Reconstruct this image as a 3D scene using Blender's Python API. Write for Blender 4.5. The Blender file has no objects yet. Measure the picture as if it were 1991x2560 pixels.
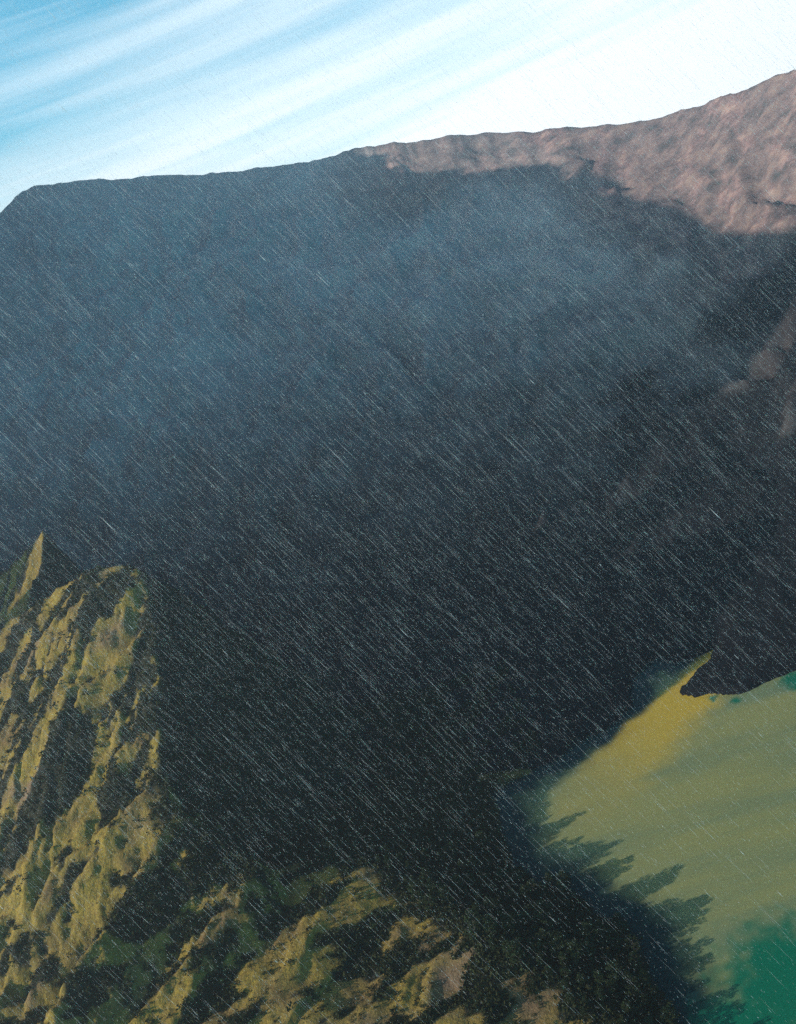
import bpy, bmesh, math, random
import numpy as np
from mathutils import Matrix, Vector

# ------------------------------------------------------------------ camera, world, sun
scene = bpy.context.scene
C = scene.collection
R = math.radians
PITCH, ROLL, VFOV, CAMZ = 16.0, 17.0, 60.0, 300.0
SUN_EL, SUN_AZ = 17.0, 14.0          # light travels towards (cos az, sin az) in plan

cp, sp, cr, sr = math.cos(R(PITCH)), math.sin(R(PITCH)), math.cos(R(ROLL)), math.sin(R(ROLL))
F = np.array([0, cp, -sp]); u0 = np.array([0, sp, cp]); r0 = np.array([1.0, 0, 0])
RV = cr * r0 - sr * u0
UV = sr * r0 + cr * u0
CAM = np.array([0, 0, CAMZ])
cam_d = bpy.data.cameras.new('camera'); cam = bpy.data.objects.new('camera', cam_d); C.objects.link(cam)
cam.matrix_world = Matrix(((RV[0], UV[0], -F[0], 0), (RV[1], UV[1], -F[1], 0), (RV[2], UV[2], -F[2], CAMZ), (0, 0, 0, 1)))
cam_d.sensor_fit = 'VERTICAL'; cam_d.sensor_height = 24
cam_d.lens = 12 / math.tan(R(VFOV / 2))
cam_d.clip_start = 0.1; cam_d.clip_end = 12000
scene.camera = cam
scene.view_settings.view_transform = 'Standard'; scene.view_settings.look = 'None'
scene.view_settings.exposure = 1.05; scene.view_settings.gamma = 1
scene.cycles.use_denoising = False
scene.cycles.transparent_max_bounces = 24
scene.cycles.volume_bounces = 0
scene.cycles.sample_clamp_indirect = 1.5
scene.cycles.max_bounces = 6

sun_to = Vector((-math.cos(R(SUN_AZ)) * math.cos(R(SUN_EL)), -math.sin(R(SUN_AZ)) * math.cos(R(SUN_EL)), math.sin(R(SUN_EL))))
sd = bpy.data.lights.new('sun', 'SUN'); sd.energy = 5.0; sd.angle = R(0.5); sd.color = (1.0, 0.9, 0.74)
sun = bpy.data.objects.new('sun', sd); C.objects.link(sun)
sun.rotation_euler = sun_to.to_track_quat('Z', 'Y').to_euler()

def nodes_of(idb):
    nt = idb.node_tree
    nt.nodes.clear()
    return nt, nt.nodes, nt.links

world = bpy.data.worlds.new('World'); scene.world = world; world.use_nodes = True
nt, N, L = nodes_of(world)
sky = N.new('ShaderNodeTexSky'); sky.sky_type = 'NISHITA'; sky.sun_disc = False
sky.sun_elevation = R(SUN_EL); sky.sun_rotation = math.atan2(sun_to.x, sun_to.y)
sky.air_density = 1.0; sky.dust_density = 0.6; sky.ozone_density = 2.0
tc = N.new('ShaderNodeTexCoord')
def vdot(vec):
    n = N.new('ShaderNodeVectorMath'); n.operation = 'DOT_PRODUCT'
    L.new(tc.outputs['Generated'], n.inputs[0]); n.inputs[1].default_value = vec
    return n.outputs['Value']
def math_node(nn, ll, op, a, b=None, clamp=False):
    n = nn.new('ShaderNodeMath'); n.operation = op; n.use_clamp = clamp
    for i, v in enumerate((a, b)):
        if v is None: continue
        if isinstance(v, (int, float)): n.inputs[i].default_value = v
        else: ll.new(v, n.inputs[i])
    return n.outputs[0]
def mm(op, a, b=None, clamp=False): return math_node(N, L, op, a, b, clamp)
# high cirrus drawn out in one direction across the sky, defined on world directions
qv = np.array([-0.09, 0.0, 1.0]); qv /= np.linalg.norm(qv)
along = np.array([1.0, 0.0, 0.09]); along /= np.linalg.norm(along)
q = vdot(tuple(qv)); s = vdot(tuple(along))
comb = N.new('ShaderNodeCombineXYZ')
L.new(mm('MULTIPLY', q, 21.0), comb.inputs[0]); L.new(mm('MULTIPLY', s, 1.3), comb.inputs[1])
nz = N.new('ShaderNodeTexNoise'); nz.inputs['Scale'].default_value = 1.0; nz.inputs['Detail'].default_value = 4.0
nz.inputs['Roughness'].default_value = 0.45; nz.inputs['Distortion'].default_value = 0.25
L.new(comb.outputs[0], nz.inputs['Vector'])
# coverage: clouds thicken towards the east (+X) and the horizon
cov = mm('ADD', mm('MULTIPLY', s, 0.6), mm('MULTIPLY', q, -3.2))
cov = mm('ADD', cov, 1.16)
comb2 = N.new('ShaderNodeCombineXYZ')
L.new(mm('MULTIPLY', q, 70.0), comb2.inputs[0]); L.new(mm('MULTIPLY', s, 3.0), comb2.inputs[1])
nz2 = N.new('ShaderNodeTexNoise'); nz2.inputs['Scale'].default_value = 1.0; nz2.inputs['Detail'].default_value = 5.0; nz2.inputs['Distortion'].default_value = 0.5
L.new(comb2.outputs[0], nz2.inputs['Vector'])
cov = mm('ADD', cov, mm('MULTIPLY', mm('SUBTRACT', nz2.outputs['Fac'], 0.5), 0.55))
amt = mm('ADD', mm('MULTIPLY', mm('SUBTRACT', nz.outputs['Fac'], 0.5), 1.6), cov, True)
def wstep(v, a, b):
    x = N.new('ShaderNodeMapRange'); x.interpolation_type = 'SMOOTHSTEP'; x.inputs[1].default_value = a; x.inputs[2].default_value = b
    L.new(v, x.inputs[0]); return x.outputs[0]
# the bank of cirrus lies over the far rim; the sky overhead and behind is clear
amt = mm('MULTIPLY', amt, mm('MULTIPLY', wstep(q, 0.42, 0.33), wstep(vdot((0, 1, 0)), 0.5, 0.75)))
mix = N.new('ShaderNodeMix'); mix.data_type = 'RGBA'
tint = N.new('ShaderNodeMix'); tint.data_type = 'RGBA'; tint.blend_type = 'MULTIPLY'; tint.inputs[0].default_value = 1
L.new(sky.outputs[0], tint.inputs[6])
# cyan low over the rim, deep blue overhead
hue = N.new('ShaderNodeMix'); hue.data_type = 'RGBA'
L.new(wstep(q, 0.34, 0.62), hue.inputs[0]); hue.inputs[6].default_value = (0.36, 2.45, 2.55, 1); hue.inputs[7].default_value = (0.62, 0.85, 1.05, 1)
L.new(hue.outputs[2], tint.inputs[7])
L.new(amt, mix.inputs[0]); L.new(tint.outputs[2], mix.inputs[6]); mix.inputs[7].default_value = (16.5, 17.0, 17.2, 1)
bg = N.new('ShaderNodeBackground'); bg.inputs['Strength'].default_value = 0.05
L.new(mix.outputs[2], bg.inputs['Color'])
wo = N.new('ShaderNodeOutputWorld'); L.new(bg.outputs[0], wo.inputs['Surface'])

# ------------------------------------------------------------------ helpers
PW, PH = 1991.0, 2560.0
FPX = PH / 2 / math.tan(R(VFOV / 2))
def ray(px, py):
    d = F * FPX + RV * (px - PW / 2) - UV * (py - PH / 2)
    return d / np.linalg.norm(d)
def at_y(px, py, y):
    d = ray(px, py); return CAM + d * (y / d[1])
def at_z(px, py, z=0.0):
    d = ray(px, py); return CAM + d * ((z - CAMZ) / d[2])

def hash2(ix, iy, seed):
    ix = ix.astype(np.int64).astype(np.uint32); iy = iy.astype(np.int64).astype(np.uint32)
    h = ix * np.uint32(374761393) + iy * np.uint32(668265263) + np.uint32((seed * 2654435761) & 0xffffffff)
    h = (h ^ (h >> np.uint32(13))) * np.uint32(1274126177)
    h = h ^ (h >> np.uint32(16))
    return h.astype(np.float64) / 4294967295.0
def noise(x, y, seed=0):
    ix, iy = np.floor(x), np.floor(y); fx, fy = x - ix, y - iy
    a = [[None] * 2 for _ in range(2)]
    for i in (0, 1):
        for j in (0, 1):
            t = hash2(ix + i, iy + j, seed) * 2 * np.pi
            a[i][j] = np.cos(t) * (fx - i) + np.sin(t) * (fy - j)
    u = fx ** 3 * (fx * (fx * 6 - 15) + 10); v = fy ** 3 * (fy * (fy * 6 - 15) + 10)
    return ((a[0][0] * (1 - u) + a[1][0] * u) * (1 - v) + (a[0][1] * (1 - u) + a[1][1] * u) * v) * 1.4
def fbm(x, y, o=4, seed=0, gain=0.5):
    s = 0; a = 1.0
    for k in range(o):
        s = s + a * noise(x * 2 ** k, y * 2 ** k, seed + k * 17); a *= gain
    return s
def ridged(x, y, o=4, seed=0, gain=0.5):
    s = 0; a = 1.0
    for k in range(o):
        s = s + a * (1 - 2 * np.abs(noise(x * 2 ** k, y * 2 ** k, seed + k * 17))); a *= gain
    return s
def sstep(a, b, x):
    t = np.clip((x - a) / (b - a), 0, 1); return t * t * (3 - 2 * t)
def smax(a, b, k):
    h = np.clip(0.5 + 0.5 * (a - b) / k, 0, 1); return b * (1 - h) + a * h + k * h * (1 - h)
def poly_sd(x, y, P):
    """signed distance to a closed polygon, positive outside"""
    d2 = np.full(x.shape, 1e18); inside = np.zeros(x.shape, bool)
    n = len(P)
    for i in range(n):
        ax, ay = P[i]; bx, by = P[(i + 1) % n]
        ex, ey = bx - ax, by - ay
        t = np.clip(((x - ax) * ex + (y - ay) * ey) / (ex * ex + ey * ey + 1e-9), 0, 1)
        d2 = np.minimum(d2, (x - ax - t * ex) ** 2 + (y - ay - t * ey) ** 2)
        c = ((ay > y) != (by > y)) & (x < (bx - ax) * (y - ay) / (by - ay + 1e-12) + ax)
        inside ^= c
    return np.where(inside, -1, 1) * np.sqrt(d2)
def line_d(x, y, P):
    """distance to an open polyline with heights, height there, side (+ = right of travel)"""
    best = np.full(x.shape, 1e18); z = np.zeros(x.shape); side = np.zeros(x.shape); al = np.zeros(x.shape); acc = 0.0
    for i in range(len(P) - 1):
        ax, ay, az = P[i]; bx, by, bz = P[i + 1]
        ex, ey = bx - ax, by - ay; l2 = ex * ex + ey * ey
        t = np.clip(((x - ax) * ex + (y - ay) * ey) / l2, 0, 1)
        d2 = (x - ax - t * ex) ** 2 + (y - ay - t * ey) ** 2
        m = d2 < best
        best = np.where(m, d2, best); z = np.where(m, az + t * (bz - az), z)
        side = np.where(m, (x - ax) * ey - (y - ay) * ex, side); al = np.where(m, acc + t * math.sqrt(l2), al)
        acc += math.sqrt(l2)
    return np.sqrt(best), z, np.sign(side), al

def ridge(x, y, P, left, right, capdrop=0.0):
    """height of a ridge: the highest of the slopes that fall from each piece of its crest; also the distance to it and the side"""
    H = np.full(x.shape, -1e9); DD = np.zeros(x.shape); SS = np.zeros(x.shape)
    for i in range(len(P) - 1):
        ax, ay, az = P[i]; bx, by, bz = P[i + 1]
        ex, ey = bx - ax, by - ay; l2 = ex * ex + ey * ey
        t0 = ((x - ax) * ex + (y - ay) * ey) / l2; t = np.clip(t0, 0, 1)
        over = np.abs(t0 - t) * math.sqrt(l2)
        dist = np.sqrt((x - ax - t * ex) ** 2 + (y - ay - t * ey) ** 2)
        side = np.sign((x - ax) * ey - (y - ay) * ex)
        h = az + t * (bz - az) - np.where(side < 0, left[i], right[i]) * dist - capdrop * over
        m = h > H
        H = np.where(m, h, H); DD = np.where(m, dist, DD); SS = np.where(m, side, SS)
    return H, DD, SS

# ------------------------------------------------------------------ the relief
shore_px = [(1700, 2556), (1640, 2450), (1600, 2352), (1560, 2312), (1500, 2288), (1420, 2220), (1335, 2215), (1285, 2160), (1262, 2080),
            (1225, 1985), (1320, 1932), (1400, 1892), (1452, 1850), (1520, 1822), (1580, 1765), (1574, 1700), (1640, 1640), (1690, 1655),
            (1745, 1638), (1790, 1622), (1775, 1655), (1742, 1690), (1711, 1733), (1745, 1742), (1782, 1730), (1850, 1737), (1920, 1702), (1991, 1674)]
SHORE = [tuple(at_z(px, py)[:2]) for px, py in shore_px] + [(330, 470), (520, 400), (560, 150), (420, -60), (150, -80), (30, 60), (48, 180)]
rim_px = [(-500, 760), (-200, 640), (-60, 560), (0, 532), (40, 488), (55, 478), (85, 470), (120, 462), (165, 455), (230, 450), (300, 446), (380, 441), (470, 437), (590, 430), (610, 424),
          (700, 413), (770, 405), (800, 398), (830, 390), (880, 378), (910, 368), (925, 362), (1000, 356), (1080, 348), (1120, 341), (1200, 333), (1330, 328), (1400, 322),
          (1470, 318), (1560, 309), (1610, 301), (1680, 284), (1700, 272), (1760, 262), (1785, 246), (1850, 224), (1880, 212), (1925, 194), (1991, 180), (2150, 120), (2400, 60)]
_rd = np.array([ray(*p) for p in rim_px])
RIM_A = np.arctan2(_rd[:, 0], _rd[:, 1]); RIM_T = _rd[:, 2] / np.hypot(_rd[:, 0], _rd[:, 1])
def rim_rho(a):
    return np.interp(a, np.radians([-60, -17, 0, 12, 22, 30, 60]), [1500, 1900, 1850, 1750, 1550, 1350, 1200])

NOSE = [tuple(at_y(px, py, y)) for px, py, y in [(640, 2160, 372), (560, 2125, 384), (430, 2010, 400), (408, 1935, 412), (400, 1870, 422), (388, 1800, 434), (392, 1700, 453), (384, 1600, 472), (384, 1560, 480), (370, 1500, 492), (348, 1416, 509), (235, 1418, 518), (150, 1470, 530), (60, 1530, 542), (-60, 1590, 556), (-220, 1640, 572)]]
NOSE2 = [tuple(at_y(px, py, y)) for px, py, y in [(85, 1560, 600), (92, 1450, 625), (111, 1322, 650), (20, 1420, 665), (-60, 1430, 680)]]
SHADE_MASS = [(-300, 660, 140), (-420, 680, 250), (-560, 672, 380), (-700, 672, 490), (-830, 635, 610), (-830, 645, 622), (-830, 770, 622), (-830, 815, 630), (-830, 900, 662), (-830, 1044, 690), (-830, 1165, 738), (-830, 1220, 752),
        (-830, 1300, 738), (-830, 1370, 752), (-830, 1430, 758), (-830, 1475, 768), (-830, 1560, 800), (-830, 1620, 800), (-830, 1750, 830), (-850, 2300, 850)]  # unseen left wall, its crest shaped to cast the shadow on the far wall
SHADE_FOOT = [(-830, 400, 300), (-830, 420, 395), (-830, 462, 415), (-830, 484, 310), (-830, 520, 285), (-830, 548, 484), (-830, 592, 592), (-830, 635, 640)]  # unseen foot of it, bumps and notch shaped for the shadow edges
# the line where the sunlit slope breaks off into the wooded bank
KP = [tuple(at_z(px, py, z)) for px, py, z in [(1640, 2700, 6), (1520, 2560, 8.5), (1440, 2490, 10.5), (1300, 2400, 14.5), (1160, 2300, 17), (1030, 2215, 19), (900, 2150, 27), (760, 2090, 38), (640, 2070, 46)]]
_a, _b = at_z(20, 2380, 40), at_z(350, 1960, 55)
RIBV = (_b - _a)[:2] / np.linalg.norm((_b - _a)[:2])
RIBN = np.array([0.84, 0.54])
_a, _b = at_z(540, 2440, 20), at_z(800, 2300, 22)
RIBP = (_b - _a)[:2] / np.linalg.norm((_b - _a)[:2])

def height(x, y):
    d = poly_sd(x, y, SHORE)
    d = d + fbm(x / 14, y / 14, 3, 5) * 2.2 * sstep(0, 6, np.abs(d) + 3)
    a = np.arctan2(x, np.maximum(y, 1e-3)); rho = np.hypot(x, y)
    # far crater wall
    rR = rim_rho(a); rS = 500.0
    lowleft = 1 - 0.93 * sstep(-0.42, -0.75, a)
    jag = 5.0 * fbm(a * 26 + 9, rho / 900, 5, 4, 0.55) + 1.6 * np.maximum(noise(a * 30, a * 0 + 2.2, 8), 0)
    zR = (CAMZ + rR * np.interp(a, RIM_A, RIM_T)) * lowleft + jag
    t = np.clip((rho - rS) / (rR - rS), 0, 1.25)
    w = 0.30 * t + 0.70 * t ** 2.1
    gul = ridged(a * 13 + fbm(x / 260, y / 260, 3, 31) * 1.1, rho / 520 + fbm(x / 200, y / 200, 2, 33), 4, 21, 0.42) * 16 + ridged(a * 38 + fbm(x / 90, y / 90, 3, 35) * 0.8, rho / 420, 3, 37) * 3 + fbm(a * 15 + fbm(x / 180, y / 180, 3, 41) * 0.7, rho / 330, 5, 40, 0.55) * 10
    wall = zR * (-smax(-w, -(1 - (t - 1) * 1.3), 0.05) + 0.0125) + (gul - 14) * np.clip(t * 2.5, 0, 1) * np.clip((1 - t) * 6, 0, 1)
    wall = np.minimum(wall, 4 + 0.42 * np.maximum(d, 0) + 0.0012 * np.maximum(d, 0) ** 2)
    # near plateau with a bluff to the lake
    v = x * RIBV[0] + y * RIBV[1]     # ribs run along v
    u = x * RIBV[1] - y * RIBV[0]
    dk, zk, sk, _ = line_d(x, y, KP)
    D = d + dk
    pl = np.minimum(zk, 26) + fbm(x / 60, y / 60, 3, 50) * 3 + np.where(sk < 0, 1, 0) * -np.minimum(dk * 0.10, 16 + 0 * dk)
    bumpm = np.clip(np.where(sk < 0, dk, 0) / 25, 0, 1)
    pl = pl + bumpm * (fbm(x / 18, y / 18, 4, 55) * 1.1 + (ridged(u / 22 + fbm(x / 50, y / 50, 2, 60) * 0.9, v / 90, 4, 61) - 0.8) * 1.1)
    near = np.where(sk > 0, np.minimum(pl, 0.40 * D) * np.clip(d / np.maximum(D, 1e-3), 0, 1), pl) + fbm(x / 9, y / 9, 3, 70) * 0.4
    near = np.where(d < 0, -1, near)
    nearm = sstep(520, 380, y + 0.15 * x)
    # noses
    wx, wy = fbm(x / 16, y / 16, 4, 180, 0.55) * 2.4, fbm(x / 16 + 40, y / 16, 4, 181, 0.55) * 2.4
    hn, dn, sdn = ridge(x + wx, y + wy, NOSE, [0.42] * 9 + [0.75, 0.95, 0.9, 0.85, 0.8, 0.8, 0.8], [1.5] * 18, 1.1)
    vn = x * RIBN[0] + y * RIBN[1]; un = x * RIBN[1] - y * RIBN[0]
    rib = ridged(un / 27 + fbm(x / 40, y / 40, 3, 80) * 0.7, vn / 110, 4, 81, 0.45) * 3.6
    rock = fbm(un / 8, vn / 42, 4, 85) * 2.0 + ridged(x / 7 + fbm(x / 9, y / 9, 2, 87), y / 7, 3, 86) * 1.3 - 1.0
    n1 = hn + (rib - 2.7) * np.clip(dn / 22, 0.06, 1) + rock * np.clip(dn / 14, 0.55, 1)
    hn2, dn2, sdn2 = ridge(x + wx, y + wy, NOSE2, [0.9] * 4, [6.0] * 4, 1.2)
    n2 = hn2 + (rib + rock - 6) * np.clip(dn2 / 22, 0.06, 1)
    hm, dm, _ = ridge(x, y, SHADE_MASS, [2.8] * 30, [2.8] * 30)
    hf, df, _ = ridge(x, y, SHADE_FOOT, [3.6] * 9, [3.6] * 9)
    ms = np.maximum(hm, hf) + ridged(x / 140, y / 140, 4, 90) * 5 * np.clip(np.minimum(dm, df) / 80, 0, 1) + fbm(y / 42, x / 300, 4, 95, 0.6) * 15 * sstep(900, 1150, y)
    lowland = np.minimum(wall, 900)
    z = lowland * (1 - nearm) + near * nearm
    m = sstep(8, 60, d)
    for h, k in ((n1, 6), (n2, 6), (ms, 20)):
        z = smax(z, np.where(h > -50, h, -50), k)
    z = np.where(d < 0, np.minimum(z, 0) - np.minimum(-d * 0.25, 14) - 0.15, np.maximum(z, 0.25 + np.minimum(d, 3) * 0.3) - 0.2)
    return z, d, nearm, dn, np.where(n1 > -40, sdn, 0), dn2, u, v, np.where(sk > 0, dk, -dk)

def axis(parts):
    out = [parts[0][0]]
    for a, b, s in parts:
        n = max(1, int(round((b - a) / s))); out += list(np.linspace(a, b, n + 1)[1:])
    return np.array(out)
XS = axis([(-2600, -1000, 60), (-1000, -640, 12), (-640, -460, 8), (-460, -400, 4), (-400, 110, 1.25), (110, 240, 2.5), (240, 900, 7), (900, 1500, 14), (1500, 2600, 60)])
YS = axis([(-900, 0, 60), (0, 200, 10), (200, 530, 1.25), (530, 700, 2.5), (700, 1200, 8), (1200, 2050, 7), (2050, 3200, 60)])
GX, GY = np.meshgrid(XS, YS)
GZ, GD, GN, GDN, GS, GDN2, GU, GV, GK = height(GX, GY)

def h_at(x, y):
    i = np.clip(np.searchsorted(XS, x) - 1, 0, len(XS) - 2); j = np.clip(np.searchsorted(YS, y) - 1, 0, len(YS) - 2)
    fx = (x - XS[i]) / (XS[i + 1] - XS[i]); fy = (y - YS[j]) / (YS[j + 1] - YS[j])
    return (GZ[j, i] * (1 - fx) + GZ[j, i + 1] * fx) * (1 - fy) + (GZ[j + 1, i] * (1 - fx) + GZ[j + 1, i + 1] * fx) * fy

def grid_attr(A, x, y):
    i = np.clip(np.searchsorted(XS, x) - 1, 0, len(XS) - 2); j = np.clip(np.searchsorted(YS, y) - 1, 0, len(YS) - 2)
    return A[j, i]

# scrub cover 0..1 (where bushes grow), used both for the soil colour and for the bushes themselves
_vn = GX * RIBN[0] + GY * RIBN[1]; _un = GX * RIBN[1] - GY * RIBN[0]
_vp = GX * RIBP[0] + GY * RIBP[1]; _up = GX * RIBP[1] - GY * RIBP[0]
_w1 = fbm(GX / 30, GY / 30, 3, 110) * 0.5
cov_face = fbm(_un / 15 + _w1, _vn / 85 + 3, 4, 101, 0.5) + 0.9 * sstep(0.18, 0.42, fbm(_un / 26 + 9, _vn / 40, 3, 106))
cov_flat = fbm(_up / 13 + _w1, _vp / 46 + 3, 4, 102, 0.5) + 0.5 * fbm(GX / 34 + 2, GY / 34, 3, 107) - 0.16
flatm = sstep(392, 370, GY + 0.12 * GX)
cov_n = (cov_face - 0.09) * (1 - flatm) + cov_flat * flatm + 0.13 * fbm(GX / 5, GY / 5, 3, 103)
cov_n = cov_n + 0.28 * sstep(50, 22, np.hypot(GX + 150, GY - 352) + 14 * fbm(GX / 20, GY / 20, 3, 109))
zlap = GZ - 0.25 * (np.roll(GZ, 4, 0) + np.roll(GZ, -4, 0) + np.roll(GZ, 4, 1) + np.roll(GZ, -4, 1))
SCRUB = sstep(0.0, 0.12, cov_n - 0.10 * np.clip(zlap, -2, 2))
BLUFF = sstep(-2, 3, GK + fbm(GX / 8, GY / 8, 3, 77) * 3) * GN * (GD > 0) * ~((GS < 0) & (GX < -130) & (GY > 380 - 0.3 * (GX + 130)))

def mesh_obj(name, verts, faces_loop, loop_start, mat, parent=None, smooth=True, attr=None):
    me = bpy.data.meshes.new(name)
    nv, nl, nf = len(verts), len(faces_loop), len(loop_start)
    me.vertices.add(nv); me.vertices.foreach_set('co', np.ascontiguousarray(verts, dtype=np.float32).ravel())
    me.loops.add(nl); me.loops.foreach_set('vertex_index', np.ascontiguousarray(faces_loop, dtype=np.int32))
    me.polygons.add(nf); me.polygons.foreach_set('loop_start', np.ascontiguousarray(loop_start, dtype=np.int32))
    if smooth: me.polygons.foreach_set('use_smooth', np.ones(nf, dtype=bool))
    if attr:
        for k, v in attr.items():
            at = me.attributes.new(k, 'FLOAT', 'POINT'); at.data.foreach_set('value', np.ascontiguousarray(v, dtype=np.float32))
    me.update(calc_edges=True); me.validate()
    me.materials.append(mat)
    o = bpy.data.objects.new(name, me); C.objects.link(o)
    if parent: o.parent = parent
    return o
def grid_obj(name, mask, mat, attrs):
    """the faces of the relief grid chosen by mask as one mesh"""
    ny, nx = GX.shape
    jj, ii = np.nonzero(mask)
    q = np.stack([jj * nx + ii, jj * nx + ii + 1, (jj + 1) * nx + ii + 1, (jj + 1) * nx + ii], 1)
    uq, inv = np.unique(q.ravel(), return_inverse=True)
    V = np.stack([GX.ravel()[uq], GY.ravel()[uq], GZ.ravel()[uq]], 1)
    o = mesh_obj(name, V, inv, np.arange(len(q)) * 4, mat, attr={k: a.ravel()[uq] for k, a in attrs.items()})
    return o

# ------------------------------------------------------------------ materials
class NB:
    def __init__(self, name):
        self.m = bpy.data.materials.new(name); self.m.use_nodes = True
        self.t, self.N, self.L = nodes_of(self.m)
        self.out = self.N.new('ShaderNodeOutputMaterial')
    def n(self, t, **kw):
        x = self.N.new(t)
        for k, v in kw.items(): setattr(x, k, v)
        return x
    def l(self, a, b): self.L.new(a, b)
    def math(self, *a, **k): return math_node(self.N, self.L, *a, **k)
    def noise(self, scale, detail=4, rough=0.55, vec=None, dist=0.0):
        x = self.n('ShaderNodeTexNoise'); x.inputs['Scale'].default_value = scale; x.inputs['Detail'].default_value = detail
        x.inputs['Roughness'].default_value = rough; x.inputs['Distortion'].default_value = dist
        if vec is None:
            g = self.n('ShaderNodeNewGeometry'); vec = g.outputs['Position']
        self.l(vec, x.inputs['Vector']); return x.outputs['Fac']
    def attr(self, name):
        x = self.n('ShaderNodeAttribute', attribute_name=name); return x.outputs['Fac']
    def mix(self, f, a, b, blend='MIX'):
        x = self.n('ShaderNodeMix', data_type='RGBA', blend_type=blend)
        if isinstance(f, (int, float)): x.inputs[0].default_value = f
        else: self.l(f, x.inputs[0])
        for i, c in ((6, a), (7, b)):
            if isinstance(c, tuple): x.inputs[i].default_value = (*c, 1)
            else: self.l(c, x.inputs[i])
        return x.outputs[2]
    def ramp(self, f, stops):
        x = self.n('ShaderNodeValToRGB'); cr_ = x.color_ramp
        while len(cr_.elements) < len(stops): cr_.elements.new(0.5)
        for e, (p, c) in zip(cr_.elements, stops): e.position = p; e.color = (*c, 1)
        self.l(f, x.inputs[0]); return x.outputs[0]
    def step(self, f, a, b):
        x = self.n('ShaderNodeMapRange', interpolation_type='SMOOTHSTEP'); x.inputs[1].default_value = a; x.inputs[2].default_value = b
        self.l(f, x.inputs[0]); return x.outputs[0]
    def bump(self, f, strength, dist):
        x = self.n('ShaderNodeBump'); x.inputs['Strength'].default_value = strength; x.inputs['Distance'].default_value = dist
        self.l(f, x.inputs['Height']); return x.outputs[0]
    def principled(self, col, rough, normal=None, spec=0.3):
        p = self.n('ShaderNodeBsdfPrincipled'); p.inputs['Roughness'].default_value = rough; p.inputs['Specular IOR Level'].default_value = spec
        if isinstance(col, tuple): p.inputs['Base Color'].default_value = (*col, 1)
        else: self.l(col, p.inputs['Base Color'])
        if normal: self.l(normal, p.inputs['Normal'])
        self.l(p.outputs[0], self.out.inputs['Surface']); return p

def mat_slope():
    b = NB('dry_grass_slope')
    g = b.ramp(b.noise(0.05, 5), [(0.3, (0.14, 0.088, 0.042)), (0.45, (0.20, 0.138, 0.036)), (0.6, (0.255, 0.178, 0.034)), (0.75, (0.19, 0.14, 0.03))])
    g = b.mix(b.step(b.noise(0.6, 5, 0.65), 0.35, 0.75), g, (0.12, 0.085, 0.028))
    g = b.mix(b.step(b.noise(0.022, 3), 0.55, 0.72), g, (0.15, 0.10, 0.065))   # bare reddish soil
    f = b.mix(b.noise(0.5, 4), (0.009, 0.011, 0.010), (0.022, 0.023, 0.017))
    col = b.mix(b.attr('cover_shade'), g, f)
    b.principled(col, 0.9, b.bump(b.noise(0.55, 6, 0.65), 0.7, 1.6), 0.1)
    return b.m
def mat_wall():
    b = NB('crater_wall_rock')
    g = b.ramp(b.noise(0.012, 6, 0.6), [(0.3, (0.31, 0.27, 0.27)), (0.5, (0.40, 0.35, 0.345)), (0.7, (0.47, 0.42, 0.41))])  # pale rock tone, also stands in for haze over the upper wall
    geo = b.n('ShaderNodeNewGeometry'); sp_ = b.n('ShaderNodeSeparateXYZ'); b.l(geo.outputs['Position'], sp_.inputs[0])
    rock = b.ramp(b.noise(0.035, 9, 0.72), [(0.36, (0.09, 0.075, 0.08)), (0.5, (0.25, 0.16, 0.16)), (0.62, (0.38, 0.25, 0.215))])
    rock = b.mix(b.attr('gully'), rock, (0.075, 0.08, 0.085))
    col = b.mix(b.attr('rocky'), g, rock)
    col = b.mix(b.attr('wood_shade'), col, b.mix(b.noise(0.15, 5), (0.004, 0.005, 0.007), (0.012, 0.012, 0.016)))
    b.principled(col, 0.95, b.bump(b.noise(0.11, 8, 0.7), 0.5, 4), 0.05)
    return b.m
def mat_forest_floor():
    b = NB('forest_floor')
    col = b.mix(b.noise(0.25, 5), (0.010, 0.012, 0.010), (0.03, 0.03, 0.018))
    b.principled(col, 0.95, b.bump(b.noise(0.5, 5), 0.8, 1.5), 0.05)
    return b.m
def mat_water():
    b = NB('lake_water')
    g_ = b.n('ShaderNodeNewGeometry'); mp_ = b.n('ShaderNodeMapping'); b.l(g_.outputs['Position'], mp_.inputs[0]); mp_.inputs['Rotation'].default_value = (0, 0, R(-24)); mp_.inputs['Scale'].default_value = (0.28, 1.6, 1)
    cloud_refl = b.noise(0.03, 5, 0.55, mp_.outputs[0])  # stretched streaks, cloud reflections painted into the water colour
    sh = b.attr('shallow_sunlit'); gr = b.attr('green')
    col = b.mix(b.step(cloud_refl, 0.35, 0.7), (0.25, 0.245, 0.095), (0.165, 0.20, 0.105))
    col = b.mix(b.attr('deep_shade'), col, (0.004, 0.024, 0.026))
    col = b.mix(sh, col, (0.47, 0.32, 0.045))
    col = b.mix(gr, col, (0.003, 0.125, 0.07))
    b.principled(col, 0.22, b.bump(b.noise(0.7, 4, 0.6), 0.10, 0.3), 0.05)
    return b.m
M_SLOPE, M_WALL, M_FLOOR, M_WATER = mat_slope(), mat_wall(), mat_forest_floor(), mat_water()

# ------------------------------------------------------------------ setting
jz = (slice(None, -1), slice(None, -1))
cx, cy = GX[jz], GY[jz]
under = (GD[jz] < -25)
bluffm = (BLUFF[jz] > 0.5) & (cx > -260)
nearm_f = (GN[jz] > 0.5) | ((GDN[jz] < 120) & (GZ[jz] > 20) & (cx < -60)) | ((GDN2[jz] < 110) & (cx < -200))
slope_m = nearm_f & ~under & (cy > 100)
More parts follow.
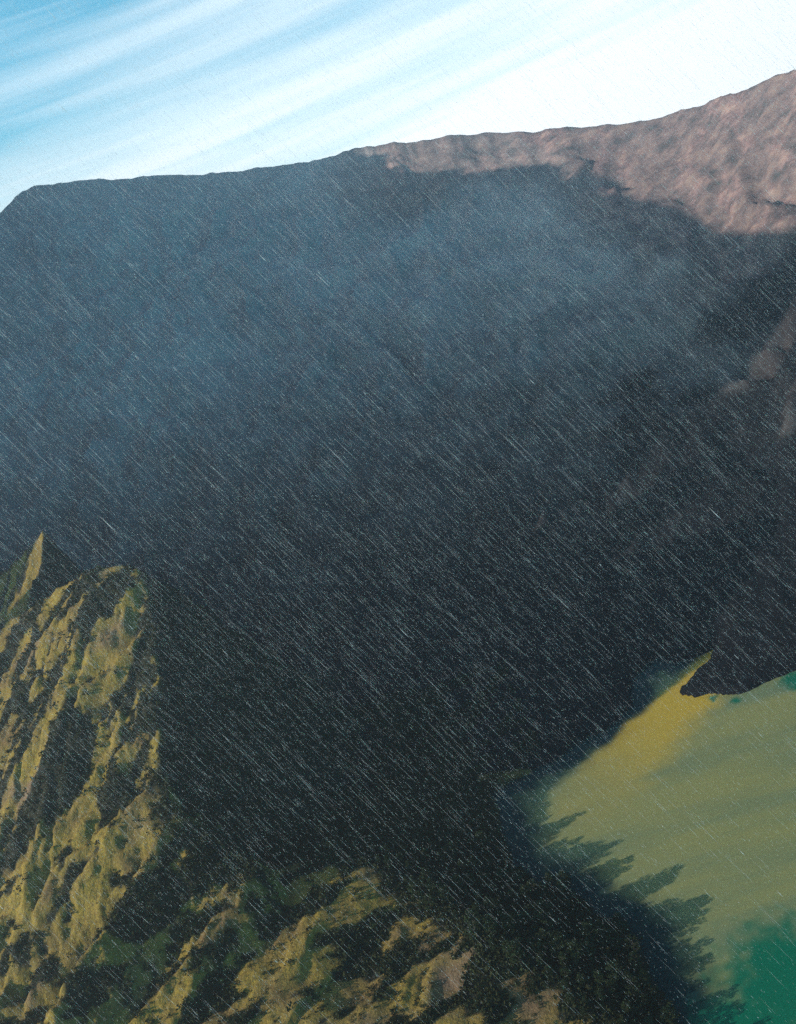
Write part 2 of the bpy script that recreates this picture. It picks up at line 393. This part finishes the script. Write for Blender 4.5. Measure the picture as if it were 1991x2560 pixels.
# rocky: bare rock faces high on the wall
_fr = fbm(GX / 180, GY / 180, 4, 139)
rocky = np.maximum(sstep(330, 450, GX + 70 * _fr), 0.85 * sstep(285, 350, GZ - 0.02 * GX + 30 * _fr) * sstep(40, 170, GX + 50 * _fr))
_aa = np.arctan2(GX, np.maximum(GY, 1e-3)); _rr = np.hypot(GX, GY)
gully = 0.4 * sstep(0.05, 0.5, ridged(_aa * 44 + fbm(GX / 90, GY / 90, 3, 35) * 0.9, _rr / 260, 4, 237, 0.6) - 0.55 + 0.5 * fbm(GX / 150, GY / 150, 3, 238))
_f = fbm(GX / 60, GY / 60, 4, 150)
wood_shade = np.maximum(sstep(260, 20, GZ + _f * 18), np.maximum(sstep(150, 70, GZ + _f * 30) * sstep(120, 220, GX), sstep(260, 200, GZ + _f * 30) * sstep(310, 390, GX) * sstep(1020, 950, GY))) * (GY > 0)  # forest low on the wall; its dark colour also stands in for shade at right
wood_shade = wood_shade * (1 - 0.14 * sstep(45, 10, np.hypot(GX - 400, GY - 860) + _f * 30))  # dark tone thinned here to paint a small sunlit patch
FRINGE = sstep(-9, -2, GK + fbm(GX / 14, GY / 14, 4, 171) * 9) * GN * (GK < 3) * ((GX > -140) | (GY > 345)) * (GX > -170) * 0.95  # dark scrub fringe, also painted to darken the grass in shade
cover_shade = np.maximum(FRINGE, BLUFF)
cover_shade = np.maximum(cover_shade, sstep(17, 5, GDN + fbm(GX / 9, GY / 9, 3, 190) * 9) * (GS < 0) * sstep(428, 412, GY + fbm(GX / 7, GY / 7, 3, 191) * 8) * (GX > -175))
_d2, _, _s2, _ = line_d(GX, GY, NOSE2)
cover_shade = np.maximum(cover_shade, ((_s2 > 0) & (_d2 < 110) & (GY > 560)) * 1.0)  # right side of the second peak coloured dark to deepen its shade
cover_shade = np.maximum(np.maximum(SCRUB * 0.96, cover_shade), ((GDN < 150) & (GS >= 0) & (GDN > 1.5) & (GN < 0.999) & (GDN2 > 60)) * 1.0)  # scrub, plus forest-dark colour painted on the nose's shaded flank
hill = grid_obj('hillside', slope_m, M_SLOPE, {'cover_shade': cover_shade}); hill['kind'] = 'structure'
wallo = grid_obj('crater_wall', ~slope_m & ~under, M_WALL, {'rocky': rocky, 'wood_shade': wood_shade, 'gully': gully}); wallo['kind'] = 'structure'
bed = grid_obj('lake_bed', under & ~slope_m, M_FLOOR, {}); bed['kind'] = 'structure'

lx = axis([(-260, -20, 20), (-20, 260, 2), (260, 700, 20)]); ly = axis([(-150, 220, 20), (220, 560, 2), (560, 640, 20)])
LX, LY = np.meshgrid(lx, ly)
# colours of the water: sandy shallows by the spit, deep green away from it
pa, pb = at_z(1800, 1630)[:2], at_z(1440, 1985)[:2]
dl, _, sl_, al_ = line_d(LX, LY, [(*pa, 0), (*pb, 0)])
dl = np.where(sl_ > 0, dl * 2.6, dl)  # yellow cut short on the shaded side, so the colour follows the shadow edge
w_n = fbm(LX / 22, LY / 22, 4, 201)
shallow_sunlit = sstep(24, 2, dl - 8 + w_n * 7 - 0.06 * al_) * sstep(190, 60, al_)
gp = [((1991, 2420), 26), ((1940, 2540), 22), ((1545, 1790), 0)]
green = np.zeros_like(LX)
for (px, py), r in [((2030, 2460), 36), ((1880, 2590), 22), ((2000, 1700), 12), ((1840, 1752), 3), ((1780, 1745), 3)]:
    c = at_z(px, py)[:2]
    dd = np.hypot(LX - c[0], LY - c[1])
    green = np.maximum(green, sstep(r * 1.25, r * 0.55, dd + fbm(LX / 6, LY / 6, 4, 210) * r * 0.22 + fbm(LX / 1.8, LY / 1.8, 2, 215) * 2.0))
# deep water by steep banks, painted near-black to darken the shaded water
deep_shade = sstep(26, 8, line_d(LX, LY, [(*p, 0) for p in SHORE[:19]])[0] + fbm(LX / 10, LY / 10, 3, 220) * 5)
nyx = LX.shape
jj, ii = np.meshgrid(np.arange(nyx[0] - 1), np.arange(nyx[1] - 1), indexing='ij'); jj, ii = jj.ravel(), ii.ravel(); nx = nyx[1]
qd = np.stack([jj * nx + ii, jj * nx + ii + 1, (jj + 1) * nx + ii + 1, (jj + 1) * nx + ii], 1)
lake = mesh_obj('lake', np.stack([LX.ravel(), LY.ravel(), LX.ravel() * 0], 1), qd.ravel(), np.arange(len(qd)) * 4, M_WATER, attr={'shallow_sunlit': shallow_sunlit.ravel(), 'green': green.ravel(), 'deep_shade': deep_shade.ravel()})
lake['kind'] = 'structure'

# ------------------------------------------------------------------ vegetation
rng = np.random.default_rng(7)
def mat_leaf(name, a, b_):
    b = NB(name)
    oi = b.n('ShaderNodeObjectInfo')
    col = b.mix(b.noise(0.8, 3), a, b_)
    col = b.mix(b.math('MULTIPLY', oi.outputs['Random'], 0.5), col, tuple(c * 1.6 for c in b_))
    d = b.n('ShaderNodeBsdfDiffuse'); b.l(col, d.inputs[0])
    t = b.n('ShaderNodeBsdfTranslucent'); b.l(col, t.inputs[0])
    m = b.n('ShaderNodeMixShader'); m.inputs[0].default_value = 0.2
    b.l(d.outputs[0], m.inputs[1]); b.l(t.outputs[0], m.inputs[2]); b.l(m.outputs[0], b.out.inputs['Surface'])
    return b.m
M_TREE = mat_leaf('tree_leaves', (0.012, 0.020, 0.012), (0.028, 0.036, 0.016))
M_SCRUB = mat_leaf('scrub_leaves', (0.012, 0.016, 0.010), (0.034, 0.036, 0.016))
bb = NB('bark'); bb.principled(bb.mix(bb.noise(3.0, 4), (0.03, 0.022, 0.015), (0.07, 0.055, 0.04)), 0.9); M_BARK = bb.m

def leaf_quads(cent, size, rg):
    """a small folded leaf clump (two triangles out of plane) at each centre"""
    n = len(cent)
    a = rg.normal(size=(n, 3)); a /= np.linalg.norm(a, axis=1)[:, None]
    t = rg.normal(size=(n, 3)); b = np.cross(a, t); b /= np.linalg.norm(b, axis=1)[:, None]
    c = np.cross(a, b)
    s = size[:, None]
    V = np.stack([cent - a * s * 0.9, cent + b * s * 0.55 + c * s * 0.15, cent + a * s, cent - b * s * 0.5 + c * s * 0.2], 1)
    return V.reshape(-1, 3)
def tree_mesh(k):
    rg = np.random.default_rng(300 + k)
    h = 1.0
    # crown built of clusters on limbs; narrow, rounded top (unit height)
    wid = [0.20, 0.25, 0.16, 0.30, 0.22][k]
    cl = []; limbs = []
    for i in range(17):
        zz = 0.28 + 0.68 * (i / 16.0); ang = i * 2.4 + rg.uniform(-0.4, 0.4)
        rr = wid * math.sqrt(max(0.03, 1 - ((zz - 0.5) / 0.52) ** 2)) * rg.uniform(0.45, 1.0)
        p = np.array([math.cos(ang) * rr, math.sin(ang) * rr, zz]); limbs.append((zz - 0.13, p))
        m = 34
        q = rg.normal(size=(m, 3)); q /= np.linalg.norm(q, axis=1)[:, None]
        cl.append(p + q * (rg.uniform(0.35, 1.0, m) ** 0.6)[:, None] * np.array([0.095, 0.095, 0.075]))
    cl = np.concatenate(cl)
    V = leaf_quads(cl, rg.uniform(0.025, 0.05, len(cl)), rg)
    crown = (V, np.arange(len(V)), np.arange(len(V) // 4) * 4)
    # trunk with limbs: tapered five sided tubes
    TV, TF = [], []
    def tube(p0, p1, r0_, r1_, ns=5):
        p0, p1 = np.array(p0, float), np.array(p1, float); ax = p1 - p0; ax /= np.linalg.norm(ax)
        e = np.cross(ax, [0.3, 0.9, 0.1]); e /= np.linalg.norm(e); g = np.cross(ax, e); b0 = len(TV)
        for p, r in ((p0, r0_), (p1, r1_)):
            for j in range(ns):
                t = 2 * math.pi * j / ns; TV.append(p + r * (math.cos(t) * e + math.sin(t) * g))
        for j in range(ns): TF.append((b0 + j, b0 + (j + 1) % ns, b0 + ns + (j + 1) % ns, b0 + ns + j))
    bend = [np.array([0, 0, -0.06]), np.array([rg.uniform(-.02, .02), rg.uniform(-.02, .02), 0.35]), np.array([rg.uniform(-.03, .03), rg.uniform(-.03, .03), 0.85])]
    tube(bend[0], bend[1], 0.028, 0.02); tube(bend[1], bend[2], 0.02, 0.006)
    for zz, p in limbs[::2]:
        t = (max(zz, 0.1) - 0.35) / 0.5 if zz > 0.35 else 0
        q = bend[1] * (1 - t) + bend[2] * t if zz > 0.35 else bend[1] * (zz / 0.35)
        tube(q, p, 0.009, 0.003, 4)
    trunk = (np.array(TV), np.array(TF).ravel(), np.arange(len(TF)) * 4)
    return crown, trunk
TREES = []
for k in range(5):
    c_, t_ = tree_mesh(k)
    r_ = bpy.data.objects.new('leafy_tree', None)
    tr_ = mesh_obj('trunk', *t_, M_BARK); cr_o = mesh_obj('crown', *c_, M_TREE, smooth=False)
    TREES.append((r_, tr_, cr_o))
first = [True] * 5
def plant(x, y, hgt, label, group):
    wv = -x * math.sin(R(SUN_AZ)) + y * math.cos(R(SUN_AZ))
    cl_ = float(fbm(np.array([wv / 9.0]), np.array([x / 60.0]), 2, 404)[0])
    hgt = hgt * (0.42 + 0.24 * sstep(268, 312, y)) * (1 + 1.9 * max(-0.4, min(0.5, cl_)))
    k = int(rng.integers(0, 5)); r_, t_, c_ = TREES[k]
    if first[k]: root, tk, cn = r_, t_, c_; C.objects.link(root); first[k] = False
    else:
        root, tk, cn = r_.copy(), t_.copy(), c_.copy()
        for o in (root, tk, cn): C.objects.link(o)
    tk.parent = root; cn.parent = root
    root.location = (x, y, float(h_at(np.array([x]), np.array([y]))[0]))
    w = rng.uniform(1.0, 1.6)
    root.scale = (hgt * w, hgt * w, hgt); root.rotation_euler = (0, 0, rng.uniform(0, 6.28))
    root['label'] = label; root['category'] = 'tree'; root['group'] = group
    return root
# wooded bank between the break of slope and the water
placed = []
def try_place(x, y, dmin):
    for a_, b_ in placed:
        if (a_ - x) ** 2 + (b_ - y) ** 2 < dmin * dmin: return False
    placed.append((x, y)); return True
cand = np.stack([rng.uniform(-190, 60, 30000), rng.uniform(236, 440, 30000)], 1)
gk = grid_attr(GK, cand[:, 0], cand[:, 1]); gd = grid_attr(GD, cand[:, 0], cand[:, 1]); gn = grid_attr(GN, cand[:, 0], cand[:, 1])
n_bank = n_crest = 0
for (x, y), k_, d_, n_ in zip(cand, gk, gd, gn):
    if n_ < 0.6 or d_ < 2.5: continue
    if -5 < k_ < 5 and n_crest < 65 and y < 400:
        if try_place(x, y, 4.6):
            n_crest += 1
            plant(x, y, rng.uniform(6.5, 11), 'dark leafy tree on the edge where the sunlit grass slope drops to the wooded bank', 'trees along the break of slope')
    elif k_ >= 5 and n_bank < 205 and y < 385:
        if try_place(x, y, 5.0):
            n_bank += 1
            near_w = d_ < 9
            plant(x, y, rng.uniform(6, 12), 'dark leafy tree at the foot of the bank beside the shaded water' if near_w else 'dark leafy tree in the shaded wood on the bank above the lake',
                  'trees along the near shore' if near_w else 'trees of the shaded bank')

# bushes and brushwood on the sunlit slope: a cover nobody could count
def scrub_object():
    n = 110000
    px = np.concatenate([rng.uniform(-290, 40, n), rng.uniform(-190, 60, n // 3)]); py = np.concatenate([rng.uniform(225, 560, n), rng.uniform(236, 440, n // 3)])
    dens = np.maximum(grid_attr(SCRUB, px, py) * 0.75, grid_attr(cover_shade, px, py) ** 2 * 0.8)
    ok = (rng.uniform(0, 1, len(px)) < dens * 0.55 + 0.02) & (grid_attr(GD, px, py) > 1.5) & (grid_attr(GDN, px, py) > 0.5)
    px, py = px[ok], py[ok]
    pz = h_at(px, py); m = 16
    rad = rng.gamma(3.0, 0.45, len(px)).clip(0.4, 3.0)
    q = rng.normal(size=(len(px), m, 3)); q /= np.linalg.norm(q, axis=2)[:, :, None]; q[:, :, 2] = np.abs(q[:, :, 2]) * 0.9
    cen = np.stack([px, py, pz], 1)[:, None, :] + q * (rng.uniform(0.4, 1.0, (len(px), m)) * rad[:, None])[:, :, None]
    V = leaf_quads(cen.reshape(-1, 3), (np.repeat(rad, m) * rng.uniform(0.22, 0.42, len(px) * m)), rng)
    o = mesh_obj('scrub', V, np.arange(len(V)), np.arange(len(V) // 4) * 4, M_SCRUB, smooth=False); o['kind'] = 'stuff'
scrub_object()

# ------------------------------------------------------------------ rain
def rain_object():
    rg = np.random.default_rng(11)
    mean = RV * 0.715 - UV * 0.70
    pops = [(540000, (0.03, 0.11), (0.0010, 0.0022), (10, 42), 30, 1.75), (70000, (0.3, 0.9), (0.0008, 0.0017), (9, 32), 25, 1.5), (7000, (0.015, 0.15), (0.0011, 0.0024), (3.2, 11), 21, 0.9)]
    VV = []
    for n, ln, rd, yr, dz, pw in pops:
        P = np.stack([rg.uniform(-21, 21, n), rg.uniform(*yr, n), CAMZ + 13 - dz * rg.uniform(0, 1, n) ** pw], 1)
        P = P[np.abs(P[:, 0]) < 0.75 * P[:, 1] + 2]
        n = len(P)
        dr = mean + rg.normal(0, 0.02, (n, 3)); dr /= np.linalg.norm(dr, axis=1)[:, None]
        l = np.exp(rg.uniform(np.log(ln[0]), np.log(ln[1]), n)); r = np.exp(rg.uniform(np.log(rd[0]), np.log(rd[1]), n))
        e = np.cross(dr, np.array([0.2, 0.9, 0.3])); e /= np.linalg.norm(e, axis=1)[:, None]; g = np.cross(dr, e)
        ring = [P + dr * (l * 0.12)[:, None] + (math.cos(t) * e + math.sin(t) * g) * r[:, None] for t in (0, 2.0944, 4.1888)]
        VV.append(np.stack([P - dr * (l * 0.5)[:, None], *ring, P + dr * (l * 0.5)[:, None]], 1))
    V = np.concatenate(VV); n = len(V)
    fc = np.array([0, 2, 1, 0, 3, 2, 0, 1, 3, 4, 1, 2, 4, 2, 3, 4, 3, 1])
    loops = (np.arange(n)[:, None] * 5 + fc[None, :]).ravel()
    b = NB('rain_water')
    d = b.n('ShaderNodeBsdfDiffuse'); d.inputs[0].default_value = (0.7, 0.75, 0.8, 1)
    t = b.n('ShaderNodeBsdfTranslucent'); t.inputs[0].default_value = (0.7, 0.75, 0.8, 1)
    tr = b.n('ShaderNodeBsdfTransparent')
    m1 = b.n('ShaderNodeMixShader'); m1.inputs[0].default_value = 0.5; b.l(d.outputs[0], m1.inputs[1]); b.l(t.outputs[0], m1.inputs[2])
    m2 = b.n('ShaderNodeMixShader'); m2.inputs[0].default_value = 0.4; b.l(tr.outputs[0], m2.inputs[1]); b.l(m1.outputs[0], m2.inputs[2])
    b.l(m2.outputs[0], b.out.inputs['Surface'])
    me = bpy.data.meshes.new('rain')
    me.vertices.add(n * 5); me.vertices.foreach_set('co', V.astype(np.float32).ravel())
    me.loops.add(len(loops)); me.loops.foreach_set('vertex_index', loops.astype(np.int32))
    me.polygons.add(n * 6); me.polygons.foreach_set('loop_start', (np.arange(n * 6) * 3).astype(np.int32))
    me.update(calc_edges=True); me.materials.append(b.m)
    o = bpy.data.objects.new('rain', me); C.objects.link(o); o['kind'] = 'stuff'
rain_object()

# ------------------------------------------------------------------ haze
def haze_object():
    x0, x1, y0, y1, z0, z1 = -2700, 2700, -1000, 3300, -40, 1090
    V = [(x, y, z) for z in (z0, z1) for y in (y0, y1) for x in (x0, x1)]
    Fc = [(0, 2, 3, 1), (4, 5, 7, 6), (0, 1, 5, 4), (2, 6, 7, 3), (0, 4, 6, 2), (1, 3, 7, 5)]
    me = bpy.data.meshes.new('haze'); me.from_pydata(V, [], Fc); me.update()
    m = bpy.data.materials.new('thin_haze'); m.use_nodes = True; t, n, l = nodes_of(m)
    pv = n.new('ShaderNodeVolumePrincipled'); pv.inputs['Color'].default_value = (0.74, 0.85, 1.0, 1); pv.inputs['Density'].default_value = 0.00021; pv.inputs['Anisotropy'].default_value = 0.6
    out = n.new('ShaderNodeOutputMaterial'); l.new(pv.outputs[0], out.inputs['Volume'])
    me.materials.append(m); o = bpy.data.objects.new('haze', me); C.objects.link(o); o['kind'] = 'stuff'
haze_object()
